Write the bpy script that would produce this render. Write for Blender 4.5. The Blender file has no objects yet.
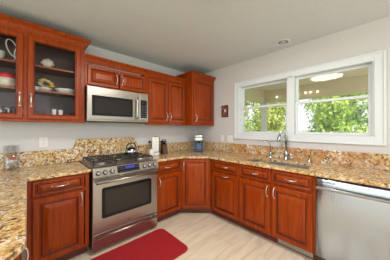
import bpy, bmesh, math, random
from mathutils import Vector, Matrix
random.seed(7)
PI = math.pi
S = bpy.context.scene
COL = S.collection

# ---------------------------------------------------------------- camera
CX, CY, CZ = -2.571, -2.694, 1.292
FPX, YAW, PITCH = 176.3, -0.018, 0.005
cam_d = bpy.data.cameras.new('camera')
cam_d.sensor_width = 36.0
cam_d.lens = FPX / 390.0 * 36.0
cam_d.shift_x = -3.014 / 390.0
cam_d.shift_y = -2.015 / 390.0
cam_d.clip_start = 0.05
cam = bpy.data.objects.new('camera', cam_d)
COL.objects.link(cam)
az = PI / 4 - YAW
cam.location = (CX, CY, CZ)
cam.rotation_euler = (PI / 2 + PITCH, 0, az - PI / 2)
S.camera = cam

# ---------------------------------------------------------------- world, sun, lights, exposure
W = bpy.data.worlds.new('overcast_sky')
S.world = W
W.use_nodes = True
wn = W.node_tree
wn.nodes.clear()
wo = wn.nodes.new('ShaderNodeOutputWorld')
wb = wn.nodes.new('ShaderNodeBackground')
wb.inputs[0].default_value = (0.93, 0.96, 1.0, 1)
wb.inputs[1].default_value = 1.35
wn.links.new(wb.outputs[0], wo.inputs[0])

def lamp(name, typ, loc, rot, energy, color=(1, 1, 1), **kw):
    d = bpy.data.lights.new(name, typ)
    d.energy = energy
    d.color = color
    for k, v in kw.items():
        setattr(d, k, v)
    o = bpy.data.objects.new(name, d)
    o.location = loc
    o.rotation_euler = rot
    COL.objects.link(o)
    return o

lamp('sun', 'SUN', (0, 0, 10), (math.radians(32), math.radians(-22), 0), 9.5, (1, 0.96, 0.88), angle=0.02)
lamp('daylight_from_dining_area', 'AREA', (-3.6, -5.3, 1.95), (math.radians(99), 0, math.radians(-22)), 68, (.97, 0.985, 1),
     shape='RECTANGLE', size=3.4, size_y=1.4)
lamp('daylight_from_living_room', 'AREA', (-5.9, -2.2, 1.6), (math.radians(93), 0, math.radians(-90)), 44, (0.96, 0.98, 1.0),
     shape='RECTANGLE', size=3.0, size_y=2.0)
S.view_settings.view_transform = 'Standard'
S.view_settings.look = 'None'
S.view_settings.exposure = -0.14
S.view_settings.gamma = 1.0
S.view_settings.use_curve_mapping = False

# ---------------------------------------------------------------- materials
def new_mat(name):
    m = bpy.data.materials.new(name)
    m.use_nodes = True
    nt = m.node_tree
    return m, nt, nt.nodes['Principled BSDF']

def flat(name, col, rough=0.5, metal=0.0, noise=0.06, scale=30, bump=0.0, bscale=200, **kw):
    """plain procedural material: colour gently varied by noise"""
    m, nt, b = new_mat(name)
    tc = nt.nodes.new('ShaderNodeTexCoord')
    n = nt.nodes.new('ShaderNodeTexNoise')
    n.inputs['Scale'].default_value = scale
    n.inputs['Detail'].default_value = 3
    nt.links.new(tc.outputs['Object'], n.inputs['Vector'])
    r = nt.nodes.new('ShaderNodeValToRGB')
    lo = [max(0, c * (1 - noise)) for c in col]
    hi = [min(1, c * (1 + noise)) for c in col]
    r.color_ramp.elements[0].color = (*lo, 1)
    r.color_ramp.elements[0].position = .3
    r.color_ramp.elements[1].color = (*hi, 1)
    r.color_ramp.elements[1].position = .7
    nt.links.new(n.outputs['Fac'], r.inputs[0])
    nt.links.new(r.outputs[0], b.inputs['Base Color'])
    b.inputs['Roughness'].default_value = rough
    b.inputs['Metallic'].default_value = metal
    for k, v in kw.items():
        b.inputs[k.replace('_', ' ')].default_value = v
    if bump:
        n2 = nt.nodes.new('ShaderNodeTexNoise')
        n2.inputs['Scale'].default_value = bscale
        n2.inputs['Detail'].default_value = 4
        nt.links.new(tc.outputs['Object'], n2.inputs['Vector'])
        bp = nt.nodes.new('ShaderNodeBump')
        bp.inputs['Strength'].default_value = bump
        bp.inputs['Distance'].default_value = .01
        nt.links.new(n2.outputs['Fac'], bp.inputs['Height'])
        nt.links.new(bp.outputs[0], b.inputs['Normal'])
    return m

def wood(name, c0, c1, rough=0.28, spec=0.5, sc=(22, 22, 1.6)):
    m, nt, b = new_mat(name)
    tc = nt.nodes.new('ShaderNodeTexCoord')
    mp = nt.nodes.new('ShaderNodeMapping')
    mp.inputs['Scale'].default_value = sc
    n = nt.nodes.new('ShaderNodeTexNoise')
    n.inputs['Scale'].default_value = 2.2
    n.inputs['Detail'].default_value = 5
    n.inputs['Distortion'].default_value = .6
    r = nt.nodes.new('ShaderNodeValToRGB')
    r.color_ramp.elements[0].color = (*c0, 1)
    r.color_ramp.elements[0].position = .32
    r.color_ramp.elements[1].color = (*c1, 1)
    r.color_ramp.elements[1].position = .68
    nt.links.new(tc.outputs['Object'], mp.inputs[0])
    nt.links.new(mp.outputs[0], n.inputs['Vector'])
    nt.links.new(n.outputs['Fac'], r.inputs[0])
    nt.links.new(r.outputs[0], b.inputs['Base Color'])
    b.inputs['Roughness'].default_value = rough
    b.inputs['Specular IOR Level'].default_value = spec
    return m

def granite(name, vein=0.0, k=1.0, lo=.50):
    m, nt, b = new_mat(name)
    tc = nt.nodes.new('ShaderNodeTexCoord')
    L = nt.links
    # wobble the coordinates so grains get ragged outlines
    wob = nt.nodes.new('ShaderNodeTexNoise')
    wob.inputs['Scale'].default_value = 45
    wob.inputs['Detail'].default_value = 2
    L.new(tc.outputs['Object'], wob.inputs['Vector'])
    sub = nt.nodes.new('ShaderNodeVectorMath'); sub.operation = 'SUBTRACT'
    sub.inputs[1].default_value = (.5, .5, .5)
    L.new(wob.outputs['Color'], sub.inputs[0])
    sc = nt.nodes.new('ShaderNodeVectorMath'); sc.operation = 'SCALE'
    sc.inputs['Scale'].default_value = .05
    L.new(sub.outputs[0], sc.inputs[0])
    add = nt.nodes.new('ShaderNodeVectorMath'); add.operation = 'ADD'
    L.new(tc.outputs['Object'], add.inputs[0]); L.new(sc.outputs[0], add.inputs[1])
    V = add.outputs[0]
    def noise(scale, det=3, dist=0.0, rough=.55, vec=None):
        n = nt.nodes.new('ShaderNodeTexNoise')
        n.inputs['Scale'].default_value = scale
        n.inputs['Detail'].default_value = det
        n.inputs['Roughness'].default_value = rough
        n.inputs['Distortion'].default_value = dist
        L.new(vec or tc.outputs['Object'], n.inputs['Vector'])
        return n.outputs['Fac']
    def ramp(src, els, const=False):
        r = nt.nodes.new('ShaderNodeValToRGB')
        cr = r.color_ramp
        if const: cr.interpolation = 'CONSTANT'
        while len(cr.elements) < len(els):
            cr.elements.new(.5)
        for e, (p, c) in zip(cr.elements, els):
            e.position = p
            e.color = (*c, 1)
        L.new(src, r.inputs[0])
        return r.outputs[0]
    def mix(fac, a, bb):
        x = nt.nodes.new('ShaderNodeMix')
        x.data_type = 'RGBA'
        L.new(fac, x.inputs[0]); L.new(a, x.inputs[6]); L.new(bb, x.inputs[7])
        return x.outputs[2]
    def cells(scale, els):
        v = nt.nodes.new('ShaderNodeTexVoronoi')
        v.inputs['Scale'].default_value = scale
        L.new(V, v.inputs['Vector'])
        sx = nt.nodes.new('ShaderNodeSeparateColor')
        L.new(v.outputs['Color'], sx.inputs[0])
        return ramp(sx.outputs[0], els, True)
    gold = [(0, (.035, .015, .008)), (.09, (.17, .065, .016)), (.22, (.48, .235, .055)), (.44, (.63, .40, .14)), (.66, (.72, .55, .28)), (.86, (.78, .69, .50))]
    pale = [(0, (.04, .025, .02)), (.10, (.24, .10, .03)), (.24, (.54, .31, .10)), (.46, (.68, .50, .27)), (.66, (.76, .66, .48)), (.86, (.80, .76, .67))]
    dark = [(0, (.02, .012, .01)), (.18, (.12, .04, .012)), (.40, (.30, .115, .025)), (.64, (.50, .25, .065)), (.86, (.64, .43, .19))]
    c1 = mix(ramp(noise(75, 3), [(.35, (0, 0, 0)), (.65, (.6, .6, .6))]), cells(58 * k, gold), cells(110 * k, gold))
    c2 = cells(64 * k, pale)
    c3 = cells(60 * k, dark)
    c = mix(ramp(noise(5.5, 4, 1.0), [(lo, (0, 0, 0)), (lo + .10, (1, 1, 1))]), c1, c2)
    c = mix(ramp(noise(7.5, 4, 1.4), [(.59, (0, 0, 0)), (.68, (.9, .9, .9))]), c, c3)
    if vein:
        f = ramp(noise(3.0, 4, 1.5), [(.46, (0, 0, 0)), (.58, (vein, vein, vein))])
        fc = ramp(noise(24, 4), [(.30, (.13, .045, .02)), (.48, (.46, .19, .06)), (.62, (.60, .33, .15)), (.76, (.74, .60, .44))])
        c = mix(f, c, fc)
        f2 = ramp(noise(4.1, 5, 2.0, .65), [(.36, (.9, .9, .9)), (.42, (0, 0, 0))])
        fc2 = ramp(noise(30, 3), [(.32, (.07, .07, .08)), (.50, (.50, .45, .38)), (.66, (.78, .76, .72))])
        c = mix(f2, c, fc2)
    L.new(c, b.inputs['Base Color'])
    b.inputs['Roughness'].default_value = .16
    b.inputs['Specular IOR Level'].default_value = .4
    return m

def steel(name, col=(.60, .59, .57), rough=.30, brush=(2, 2, 260), bump=.05):
    m, nt, b = new_mat(name)
    tc = nt.nodes.new('ShaderNodeTexCoord')
    mp = nt.nodes.new('ShaderNodeMapping')
    mp.inputs['Scale'].default_value = brush
    n = nt.nodes.new('ShaderNodeTexNoise')
    n.inputs['Scale'].default_value = 3
    n.inputs['Detail'].default_value = 3
    nt.links.new(tc.outputs['Object'], mp.inputs[0])
    nt.links.new(mp.outputs[0], n.inputs['Vector'])
    r = nt.nodes.new('ShaderNodeMapRange')
    r.inputs[3].default_value = rough - .05
    r.inputs[4].default_value = rough + .07
    nt.links.new(n.outputs['Fac'], r.inputs[0])
    nt.links.new(r.outputs[0], b.inputs['Roughness'])
    rr = nt.nodes.new('ShaderNodeValToRGB')
    rr.color_ramp.elements[0].color = (*[c * .93 for c in col], 1)
    rr.color_ramp.elements[1].color = (*[min(1, c * 1.06) for c in col], 1)
    nt.links.new(n.outputs['Fac'], rr.inputs[0])
    nt.links.new(rr.outputs[0], b.inputs['Base Color'])
    b.inputs['Metallic'].default_value = 1
    bp = nt.nodes.new('ShaderNodeBump')
    bp.inputs['Strength'].default_value = bump
    bp.inputs['Distance'].default_value = .002
    nt.links.new(n.outputs['Fac'], bp.inputs['Height'])
    nt.links.new(bp.outputs[0], b.inputs['Normal'])
    return m

def pane(name, tint=(1, 1, 1), refl=.05, rough=0.0):
    m = bpy.data.materials.new(name)
    m.use_nodes = True
    nt = m.node_tree
    nt.nodes.clear()
    o = nt.nodes.new('ShaderNodeOutputMaterial')
    t = nt.nodes.new('ShaderNodeBsdfTransparent')
    t.inputs[0].default_value = (*tint, 1)
    g = nt.nodes.new('ShaderNodeBsdfGlossy')
    g.inputs['Roughness'].default_value = rough
    fr = nt.nodes.new('ShaderNodeLayerWeight')
    fr.inputs[0].default_value = .25
    mul = nt.nodes.new('ShaderNodeMath'); mul.operation = 'MULTIPLY_ADD'
    mul.inputs[1].default_value = refl * 3
    mul.inputs[2].default_value = refl * .8
    mx = nt.nodes.new('ShaderNodeMixShader')
    nt.links.new(fr.outputs['Facing'], mul.inputs[0])
    nt.links.new(mul.outputs[0], mx.inputs[0])
    nt.links.new(t.outputs[0], mx.inputs[1])
    nt.links.new(g.outputs[0], mx.inputs[2])
    nt.links.new(mx.outputs[0], o.inputs[0])
    return m

def glow(name, col, s):
    m, nt, b = new_mat(name)
    b.inputs['Base Color'].default_value = (*col, 1)
    b.inputs['Emission Color'].default_value = (*col, 1)
    b.inputs['Emission Strength'].default_value = s
    return m

def floor_mat():
    m, nt, b = new_mat('travertine_plank_tile')
    L = nt.links
    tc = nt.nodes.new('ShaderNodeTexCoord')
    br = nt.nodes.new('ShaderNodeTexBrick')
    br.inputs['Scale'].default_value = 1.0
    br.inputs['Mortar Size'].default_value = .0022
    br.inputs['Mortar Smooth'].default_value = .5
    br.inputs['Brick Width'].default_value = .92
    br.inputs['Row Height'].default_value = .31
    br.inputs['Color1'].default_value = (.74, .635, .50, 1)
    br.inputs['Color2'].default_value = (.78, .685, .56, 1)
    br.inputs['Mortar'].default_value = (.58, .49, .39, 1)
    L.new(tc.outputs['Object'], br.inputs['Vector'])
    mp = nt.nodes.new('ShaderNodeMapping')
    mp.inputs['Scale'].default_value = (1.0, 7, 1)
    mp.inputs['Rotation'].default_value = (0, 0, .05)
    L.new(tc.outputs['Object'], mp.inputs[0])
    n = nt.nodes.new('ShaderNodeTexNoise')
    n.inputs['Scale'].default_value = 2.4
    n.inputs['Detail'].default_value = 5
    n.inputs['Distortion'].default_value = .8
    L.new(mp.outputs[0], n.inputs['Vector'])
    r = nt.nodes.new('ShaderNodeValToRGB')
    r.color_ramp.elements[0].color = (.84, .81, .77, 1); r.color_ramp.elements[0].position = .32
    r.color_ramp.elements[1].color = (1.06, 1.06, 1.05, 1); r.color_ramp.elements[1].position = .62
    L.new(n.outputs['Fac'], r.inputs[0])
    mx = nt.nodes.new('ShaderNodeMix'); mx.data_type = 'RGBA'; mx.blend_type = 'MULTIPLY'
    mx.inputs[0].default_value = 1
    L.new(br.outputs['Color'], mx.inputs[6]); L.new(r.outputs[0], mx.inputs[7])
    L.new(mx.outputs[2], b.inputs['Base Color'])
    b.inputs['Roughness'].default_value = .35
    return m

M = {}
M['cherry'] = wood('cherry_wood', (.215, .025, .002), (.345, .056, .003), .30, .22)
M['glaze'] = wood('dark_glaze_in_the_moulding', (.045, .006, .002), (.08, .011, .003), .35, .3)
M['cab_in'] = wood('cabinet_inside', (.085, .05, .042), (.11, .066, .052), rough=.5)
M['shelf'] = wood('cherry_shelf_edge', (.26, .060, .025), (.34, .085, .035))
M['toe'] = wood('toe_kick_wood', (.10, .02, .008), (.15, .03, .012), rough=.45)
M['granite'] = granite('gold_granite', .0)
M['granite_splash'] = granite('speckled_gold_granite_backsplash', .0, 1.15, .40)
M['granite_vein'] = granite('veined_gold_granite_backsplash', .82, 1.1, .44)
M['steel'] = steel('brushed_steel')
M['steel_v'] = steel('steel_with_reflection_streaks', (.53, .60, .68), .25, (5, 5, .35), 0)  # broad upright streaks in the colour stand in for reflections on the door
M['steel_w'] = steel('warm_brushed_steel', (.42, .385, .34), .28)
M['steel_s'] = steel('satin_sink_steel', (.55, .55, .54), .40)
M['steel_d'] = steel('dark_brushed_steel', (.36, .34, .32), .33)
M['chrome'] = steel('polished_chrome', (.42, .43, .45), .10, (1, 1, 1), 0)
M['nickel'] = steel('brushed_nickel', (.72, .69, .64), .28, (1, 1, 1), 0)
M['black'] = flat('black_enamel', (.012, .012, .013), .25)
M['iron'] = flat('cast_iron', (.018, .017, .017), .55, bump=.2)
M['blackglass'] = flat('black_glass', (.010, .010, .011), .10, noise=0, Specular_IOR_Level=.22)
M['ovenglass'] = flat('dark_oven_glass', (.030, .024, .020), .10, noise=0, Specular_IOR_Level=.3)
M['mwglass'] = flat('microwave_door_mesh', (.022, .017, .014), .18, noise=.1, scale=400, Specular_IOR_Level=.25)
M['darkgrey'] = flat('dark_grey_plastic', (.05, .05, .055), .4)
M['wall'] = flat('wall_paint', (.65, .635, .65), .85, noise=.012, bump=.04, bscale=120)
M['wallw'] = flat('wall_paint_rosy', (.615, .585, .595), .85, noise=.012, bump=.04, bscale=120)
M['ceil'] = flat('textured_ceiling_paint', (.62, .645, .69), .95, noise=.02, bump=.35, bscale=70)
M['white'] = flat('white_trim_paint', (.69, .72, .755), .40, noise=.01)
M['vinyl'] = flat('white_vinyl', (.67, .70, .735), .35, noise=.01)
M['ceramic'] = flat('white_ceramic', (.78, .76, .72), .2, noise=.02)
M['cream'] = flat('cream_ceramic', (.70, .64, .54), .35, noise=.08)
M['plate'] = flat('white_plastic_plate', (.80, .79, .78), .35, noise=.01)
M['red_mat'] = flat('red_woven_mat', (.37, .005, .012), .85, noise=.15, scale=90, bump=.35, bscale=260)
M['red'] = flat('red_lacquer', (.75, .03, .05), .35)
M['yellow'] = flat('yellow_blossom', (.85, .60, .08), .6, noise=.2)
M['brownbox'] = wood('brown_block', (.06, .025, .012), (.12, .05, .02), .5)
M['blue'] = flat('blue_grey_plastic', (.10, .17, .30), .25)
M['display'] = glow('blue_display', (.015, .025, .30), .22)
M['pane'] = pane('window_glass', (.985, .99, .985), .015)
M['cabglass'] = pane('cabinet_glass', (.95, .95, .95), .009)
M['clear'] = pane('clear_drinking_glass', (.985, .99, .99), .11)
M['leafA'] = None
M['frame_dark'] = flat('dark_red_wood_frame', (.10, .018, .012), .4)
M['art'] = flat('small_picture_print', (.24, .10, .06), .6, noise=.9, scale=22)
M['patio'] = flat('beige_patio_paint', (.66, .58, .44), .8, noise=.02)
M['patio_beam'] = flat('beige_beam_paint', (.66, .58, .445), .8, noise=.02)
M['column'] = flat('pale_column_paint', (.62, .60, .56), .6, noise=.02)
M['bulb'] = glow('warm_bulb', (1, .82, .55), 4.0)
M['lens'] = glow('warm_light_lens', (.85, .66, .46), .45)
M['lamp_lens'] = glow('ceiling_lamp_lens', (1, .93, .83), 1.2)
M['lawn'] = flat('lawn', (.10, .20, .04), .9, noise=.4, scale=6)
M['deck'] = flat('concrete_patio', (.70, .67, .62), .8, noise=.08, scale=8)
M['bark'] = flat('bark', (.16, .12, .09), .9, noise=.3, scale=20, bump=.4, bscale=30)
M['shed'] = flat('pale_shed_siding', (.80, .79, .76), .7, noise=.02)
M['roof'] = flat('grey_shingles', (.34, .33, .33), .8, noise=.2, scale=14)
M['floor'] = floor_mat()

def leaf_mat(name, c0, c1):
    m, nt, b = new_mat(name)
    tc = nt.nodes.new('ShaderNodeTexCoord')
    n = nt.nodes.new('ShaderNodeTexNoise')
    n.inputs['Scale'].default_value = 2.3
    n.inputs['Detail'].default_value = 6
    r = nt.nodes.new('ShaderNodeValToRGB')
    r.color_ramp.elements[0].color = (*c0, 1); r.color_ramp.elements[0].position = .35
    r.color_ramp.elements[1].color = (*c1, 1); r.color_ramp.elements[1].position = .65
    nt.links.new(tc.outputs['Object'], n.inputs['Vector'])
    nt.links.new(n.outputs['Fac'], r.inputs[0])
    nt.links.new(r.outputs[0], b.inputs['Base Color'])
    b.inputs['Roughness'].default_value = .5
    out = nt.nodes['Material Output']
    t = nt.nodes.new('ShaderNodeBsdfTranslucent')
    nt.links.new(r.outputs[0], t.inputs[0])
    mx = nt.nodes.new('ShaderNodeMixShader')
    mx.inputs[0].default_value = .4
    nt.links.new(b.outputs[0], mx.inputs[1])
    nt.links.new(t.outputs[0], mx.inputs[2])
    nt.links.new(mx.outputs[0], out.inputs[0])
    return m
M['leafA'] = leaf_mat('sunny_green_leaves', (.17, .30, .03), (.60, .74, .16))
M['leafB'] = leaf_mat('deep_green_leaves', (.11, .22, .03), (.40, .54, .12))
M['leafC'] = leaf_mat('yellow_green_leaves', (.30, .36, .07), (.76, .76, .32))
M['leafD'] = leaf_mat('grey_green_leaves', (.28, .31, .15), (.68, .69, .42))

# ---------------------------------------------------------------- helpers
class MB:
    """collects shapes into one bmesh; current material slot = self.mi"""
    def __init__(self):
        self.bm = bmesh.new(); self.mi = 0; self.smooth = False
    def face(self, vs):
        try:
            f = self.bm.faces.new(vs)
        except ValueError:
            return None
        f.material_index = self.mi
        f.smooth = self.smooth
        return f
    def box(self, a, b, bev=0.0):
        x0, y0, z0 = [min(p, q) for p, q in zip(a, b)]
        x1, y1, z1 = [max(p, q) for p, q in zip(a, b)]
        t = bmesh.new()
        v = [t.verts.new(c) for c in ((x0,y0,z0),(x1,y0,z0),(x1,y1,z0),(x0,y1,z0),(x0,y0,z1),(x1,y0,z1),(x1,y1,z1),(x0,y1,z1))]
        for f in ((0,3,2,1),(4,5,6,7),(0,1,5,4),(1,2,6,5),(2,3,7,6),(3,0,4,7)):
            t.faces.new([v[i] for i in f])
        if bev:
            bmesh.ops.bevel(t, geom=t.edges[:], offset=bev, segments=2, profile=.5, affect='EDGES')
        self.take(t)
        return self
    def take(self, t, mat=None):
        mp = {}
        for v in t.verts:
            mp[v] = self.bm.verts.new(mat @ v.co if mat else v.co)
        for f in t.faces:
            self.face([mp[v] for v in f.verts])
        t.free()
    def prism(self, poly, z0, z1, axis='z', ch=0.0):
        """poly = 2D outline; axis z: (x,y) extruded in z ; axis y: (x,z) extruded in y"""
        def P(p, h):
            return Vector((p[0], p[1], h)) if axis == 'z' else Vector((p[0], h, p[1]))
        n = len(poly)
        def inset(d):
            out = []
            for i in range(n):
                a, b, c = Vector(poly[i - 1]), Vector(poly[i]), Vector(poly[(i + 1) % n])
                e1 = (b - a).normalized(); e2 = (c - b).normalized()
                n1 = Vector((-e1.y, e1.x)); n2 = Vector((-e2.y, e2.x))
                k = (n1 + n2)
                k = k / max(.3, (1 + n1.dot(n2)))
                out.append(b + k * d)
            return out
        area = sum(poly[i - 1][0] * poly[i][1] - poly[i][0] * poly[i - 1][1] for i in range(n))
        if area < 0:
            poly = poly[::-1]
        rings = [(0, z0), (0, z1)]
        if ch:
            rings = [(ch, z0), (0, z0 + ch), (0, z1 - ch), (ch, z1)]
        R = []
        for d, h in rings:
            pl = inset(d) if d else [Vector(p) for p in poly]
            R.append([self.bm.verts.new(P(p, h)) for p in pl])
        self.face(R[0][::-1]); self.face(R[-1])
        for a, b in zip(R, R[1:]):
            for i in range(n):
                j = (i + 1) % n
                self.face([a[i], a[j], b[j], b[i]])
        return self
    def tube(self, pts, r, n=10, cap=True):
        pts = [Vector(p) for p in pts]
        rs = r if isinstance(r, (list, tuple)) else [r] * len(pts)
        rings = []
        up = None
        for i, p in enumerate(pts):
            d = (pts[min(i + 1, len(pts) - 1)] - pts[max(i - 1, 0)])
            if d.length < 1e-9:
                d = Vector((0, 0, 1))
            d.normalize()
            if up is None:
                up = Vector((0, 0, 1)) if abs(d.z) < .9 else Vector((1, 0, 0))
            u = d.cross(up)
            if u.length < 1e-6:
                u = d.orthogonal()
            u.normalize()
            w = u.cross(d).normalized()
            up = w
            rings.append([self.bm.verts.new(p + (u * math.cos(2 * PI * k / n) + w * math.sin(2 * PI * k / n)) * rs[i]) for k in range(n)])
        sm = self.smooth; self.smooth = True
        for a, b in zip(rings, rings[1:]):
            for k in range(n):
                l = (k + 1) % n
                self.face([a[k], a[l], b[l], b[k]])
        self.smooth = sm
        if cap:
            self.face(rings[0][::-1]); self.face(rings[-1])
        return self
    def lathe(self, prof, c=(0, 0, 0), n=24, axis='z'):
        """prof = [(radius, height)...]; axis 'z' up, '-y' forward"""
        c = Vector(c)
        rings = []
        for r, h in prof:
            ring = []
            for k in range(n):
                a = 2 * PI * k / n
                if axis == 'z':
                    q = Vector((r * math.cos(a), r * math.sin(a), h))
                else:
                    q = Vector((r * math.cos(a), -h, r * math.sin(a)))
                ring.append(self.bm.verts.new(c + q))
            rings.append(ring)
        sm = self.smooth; self.smooth = True
        for a, b in zip(rings, rings[1:]):
            for k in range(n):
                l = (k + 1) % n
                self.face([a[k], a[l], b[l], b[k]])
        self.smooth = sm
        if prof[0][0] > 1e-6: self.face(rings[0][::-1])
        if prof[-1][0] > 1e-6: self.face(rings[-1])
        return self
    def ball(self, c, r, sc=(1, 1, 1), n=2):
        t = bmesh.new()
        bmesh.ops.create_icosphere(t, subdivisions=n, radius=r)
        for v in t.verts:
            v.co = Vector((v.co.x * sc[0] + c[0], v.co.y * sc[1] + c[1], v.co.z * sc[2] + c[2]))
        sm = self.smooth; self.smooth = True
        self.take(t)
        self.smooth = sm
        return self
    def sweep(self, prof, path):
        """prof = closed outline of (out, up); path = list of (point, outward xy vector, z offset ignored) mitred corners"""
        rings = []
        for p, o in path:
            rings.append([self.bm.verts.new((p[0] + o[0] * a, p[1] + o[1] * a, p[2] + b)) for a, b in prof])
        n = len(prof)
        for a, b in zip(rings, rings[1:]):
            for k in range(n):
                l = (k + 1) % n
                self.face([a[k], b[k], b[l], a[l]])
        self.face(rings[0]); self.face(rings[-1][::-1])
        return self
    def build(self, name, mats, parent=None, keepnormals=False):
        if not isinstance(mats, (list, tuple)):
            mats = [mats]
        bmesh.ops.remove_doubles(self.bm, verts=self.bm.verts, dist=1e-6)
        if not keepnormals:
            bmesh.ops.recalc_face_normals(self.bm, faces=self.bm.faces)
        me = bpy.data.meshes.new(name)
        self.bm.to_mesh(me); self.bm.free()
        for m in mats:
            me.materials.append(m)
        o = bpy.data.objects.new(name, me)
        COL.objects.link(o)
        if parent:
            o.parent = parent
        return o

def tag(o, label, cat, group=None):
    o['label'] = label; o['category'] = cat
    if group:
        o['group'] = group
    return o

def thing(name, label, cat, loc=(0, 0, 0), rz=0, group=None):
    o = bpy.data.objects.new(name, None)
    o.empty_display_size = .05
    COL.objects.link(o)
    o.location = loc
    o.rotation_euler = (0, 0, rz)
    return tag(o, label, cat, group)

def struct(name, mb, mats):
    o = mb.build(name, mats)
    o['kind'] = 'structure'
    return o

def copy_tree(src, parent=None):
    c = src.copy()
    COL.objects.link(c)
    if parent:
        c.parent = parent
    for ch in list(src.children):
        copy_tree(ch, c)
    return c

# ---------------------------------------------------------------- structure
CEIL = 2.41
mb = MB(); mb.box((-6.5, -5.6, -.12), (.16, .16, 0)); struct('floor', mb, M['floor'])
mb = MB(); mb.box((-6.5, -5.6, CEIL), (.16, .16, CEIL + .12)); struct('ceiling', mb, M['ceil'])
mb = MB(); mb.box((-6.5, 0, 0), (0, .16, CEIL)); struct('wall_range', mb, M['wall'])
# window wall with one opening for the pair of sashes
OY0, OY1, OZ0, OZ1 = -1.035, -2.645, 1.205, 2.005
mb = MB()
mb.box((0, .16, 0), (.16, OY0, CEIL)); mb.box((0, OY1, 0), (.16, -5.6, CEIL))
mb.box((0, OY0, 0), (.16, OY1, OZ0)); mb.box((0, OY0, OZ1), (.16, OY1, CEIL))
struct('wall_window', mb, M['wallw'])

# window: casing (moulded) + mullion + two double-hung units
mb = MB()
ya, yb, za, zb = -.954, -2.730, 1.128, 2.074
cw = .082
mb.box((-.018, ya, za), (0, ya - cw, zb), .003)
mb.box((-.018, yb + cw, za), (0, yb, zb), .003)
mb.box((-.018, ya - cw, zb - cw), (0, yb + cw, zb), .003)
mb.box((-.018, ya - cw, za), (0, yb + cw, za + cw), .003)
for (p, q) in (((-.028, ya + .004, za - .004), (-.0, ya - .016, zb + .004)), ((-.028, yb + .016, za - .004), (-.0, yb - .004, zb + .004)),
               ((-.028, ya - .016, zb - .014), (-.0, yb + .016, zb + .004)), ((-.028, ya - .016, za - .004), (-.0, yb + .016, za + .014))):
    mb.box(p, q, .003)
mb.box((-.018, -1.800, OZ0), (.10, -1.888, OZ1), .003)
# jamb lining
mb.box((0, OY0, OZ0), (.13, OY0 - .012, OZ1)); mb.box((0, OY1 + .012, OZ0), (.13, OY1, OZ1))
mb.box((0, OY0 - .012, OZ1 - .012), (.13, OY1 + .012, OZ1)); mb.box((0, OY0 - .012, OZ0), (.13, OY1 + .012, OZ0 + .012))
win = struct('window_1', mb, M['white'])
def sash(y0, y1, z0, z1, x0, x1, st, rt, rb):
    mb = MB()
    mb.box((x0, y0, z0), (x1, y0 - st, z1), .002); mb.box((x0, y1 + st, z0), (x1, y1, z1), .002)
    mb.box((x0, y0 - st, z1 - rt), (x1, y1 + st, z1), .002); mb.box((x0, y0 - st, z0), (x1, y1 + st, z0 + rb), .002)
    mb.build('window_sash', M['vinyl'], win)
    mb = MB(); xm = (x0 + x1) / 2
    mb.box((xm - .002, y0 - st, z0 + rb), (xm + .002, y1 + st, z1 - rt))
    mb.build('window_pane', M['pane'], win)
ZM = 1.64
for (y0, y1) in ((-1.049, -1.798), (-1.890, -2.631)):
    sash(y0, y1, ZM - .014, OZ1 - .013, .068, .094, .030, .028, .028)
    sash(y0, y1, OZ0 + .013, ZM + .016, .036, .062, .030, .030, .032)

# crown at ceiling none; baseboards are hidden by cabinets
# ---------------------------------------------------------------- cabinet pieces
def rings_panel(mb, x0, z0, x1, z1, yb, rings):
    """front slab: rings = (inset, y) pairs, from back edge to centre; material slot per ring"""
    prev = None
    for (ins, y, mi) in rings:
        v = [mb.bm.verts.new(c) for c in ((x0 + ins, y, z0 + ins), (x1 - ins, y, z0 + ins), (x1 - ins, y, z1 - ins), (x0 + ins, y, z1 - ins))]
        if prev:
            mb.mi = mi
            for k in range(4):
                l = (k + 1) % 4
                mb.face([prev[k], prev[l], v[l], v[k]])
        else:
            mb.mi = 0
            mb.face(v[::-1])
        prev = v
    mb.face(prev)

def door_rings(yb, fr, raised=True, slope=.032):
    f = yb - .020
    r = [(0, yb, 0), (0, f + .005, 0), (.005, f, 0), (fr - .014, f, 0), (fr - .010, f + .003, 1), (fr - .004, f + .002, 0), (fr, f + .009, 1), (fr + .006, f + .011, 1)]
    if raised:
        r += [(fr + .006 + slope, f + .003, 0), (fr + .010 + slope, f + .001, 0)]
    return r

def add_door(parent, x0, z0, x1, z1, yb, fr=.058, slope=.032, name='door'):
    mb = MB()
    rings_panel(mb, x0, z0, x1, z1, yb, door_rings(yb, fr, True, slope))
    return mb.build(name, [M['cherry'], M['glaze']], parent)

def add_pull(parent, x, z, y, L=.105, vert=True, out=.030):
    """arched bar pull fixed on a front at depth y (front faces -y)"""
    mb = MB()
    pts = []; rs = []
    for i in range(13):
        t = -1 + i / 6
        o = out * (1 - t * t) ** .5 if abs(t) < 1 else 0
        o = out * min(1, 1.02 - abs(t) ** 3.0)
        pts.append((x, y - max(o, 0) + .001, z + t * L / 2) if vert else (x + t * L / 2, y - max(o, 0) + .001, z))
        rs.append(.0052 if abs(t) < .8 else .0062)
    mb.tube(pts, rs, 8)
    for s in (-1, 1):
        c = (x, y, z + s * L / 2) if vert else (x + s * L / 2, y, z)
        mb.lathe([(.009, 0.0), (.009, .003), (.006, .006)], c, 12, '-y')
    return mb.build('handle', M['nickel'], parent)

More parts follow.
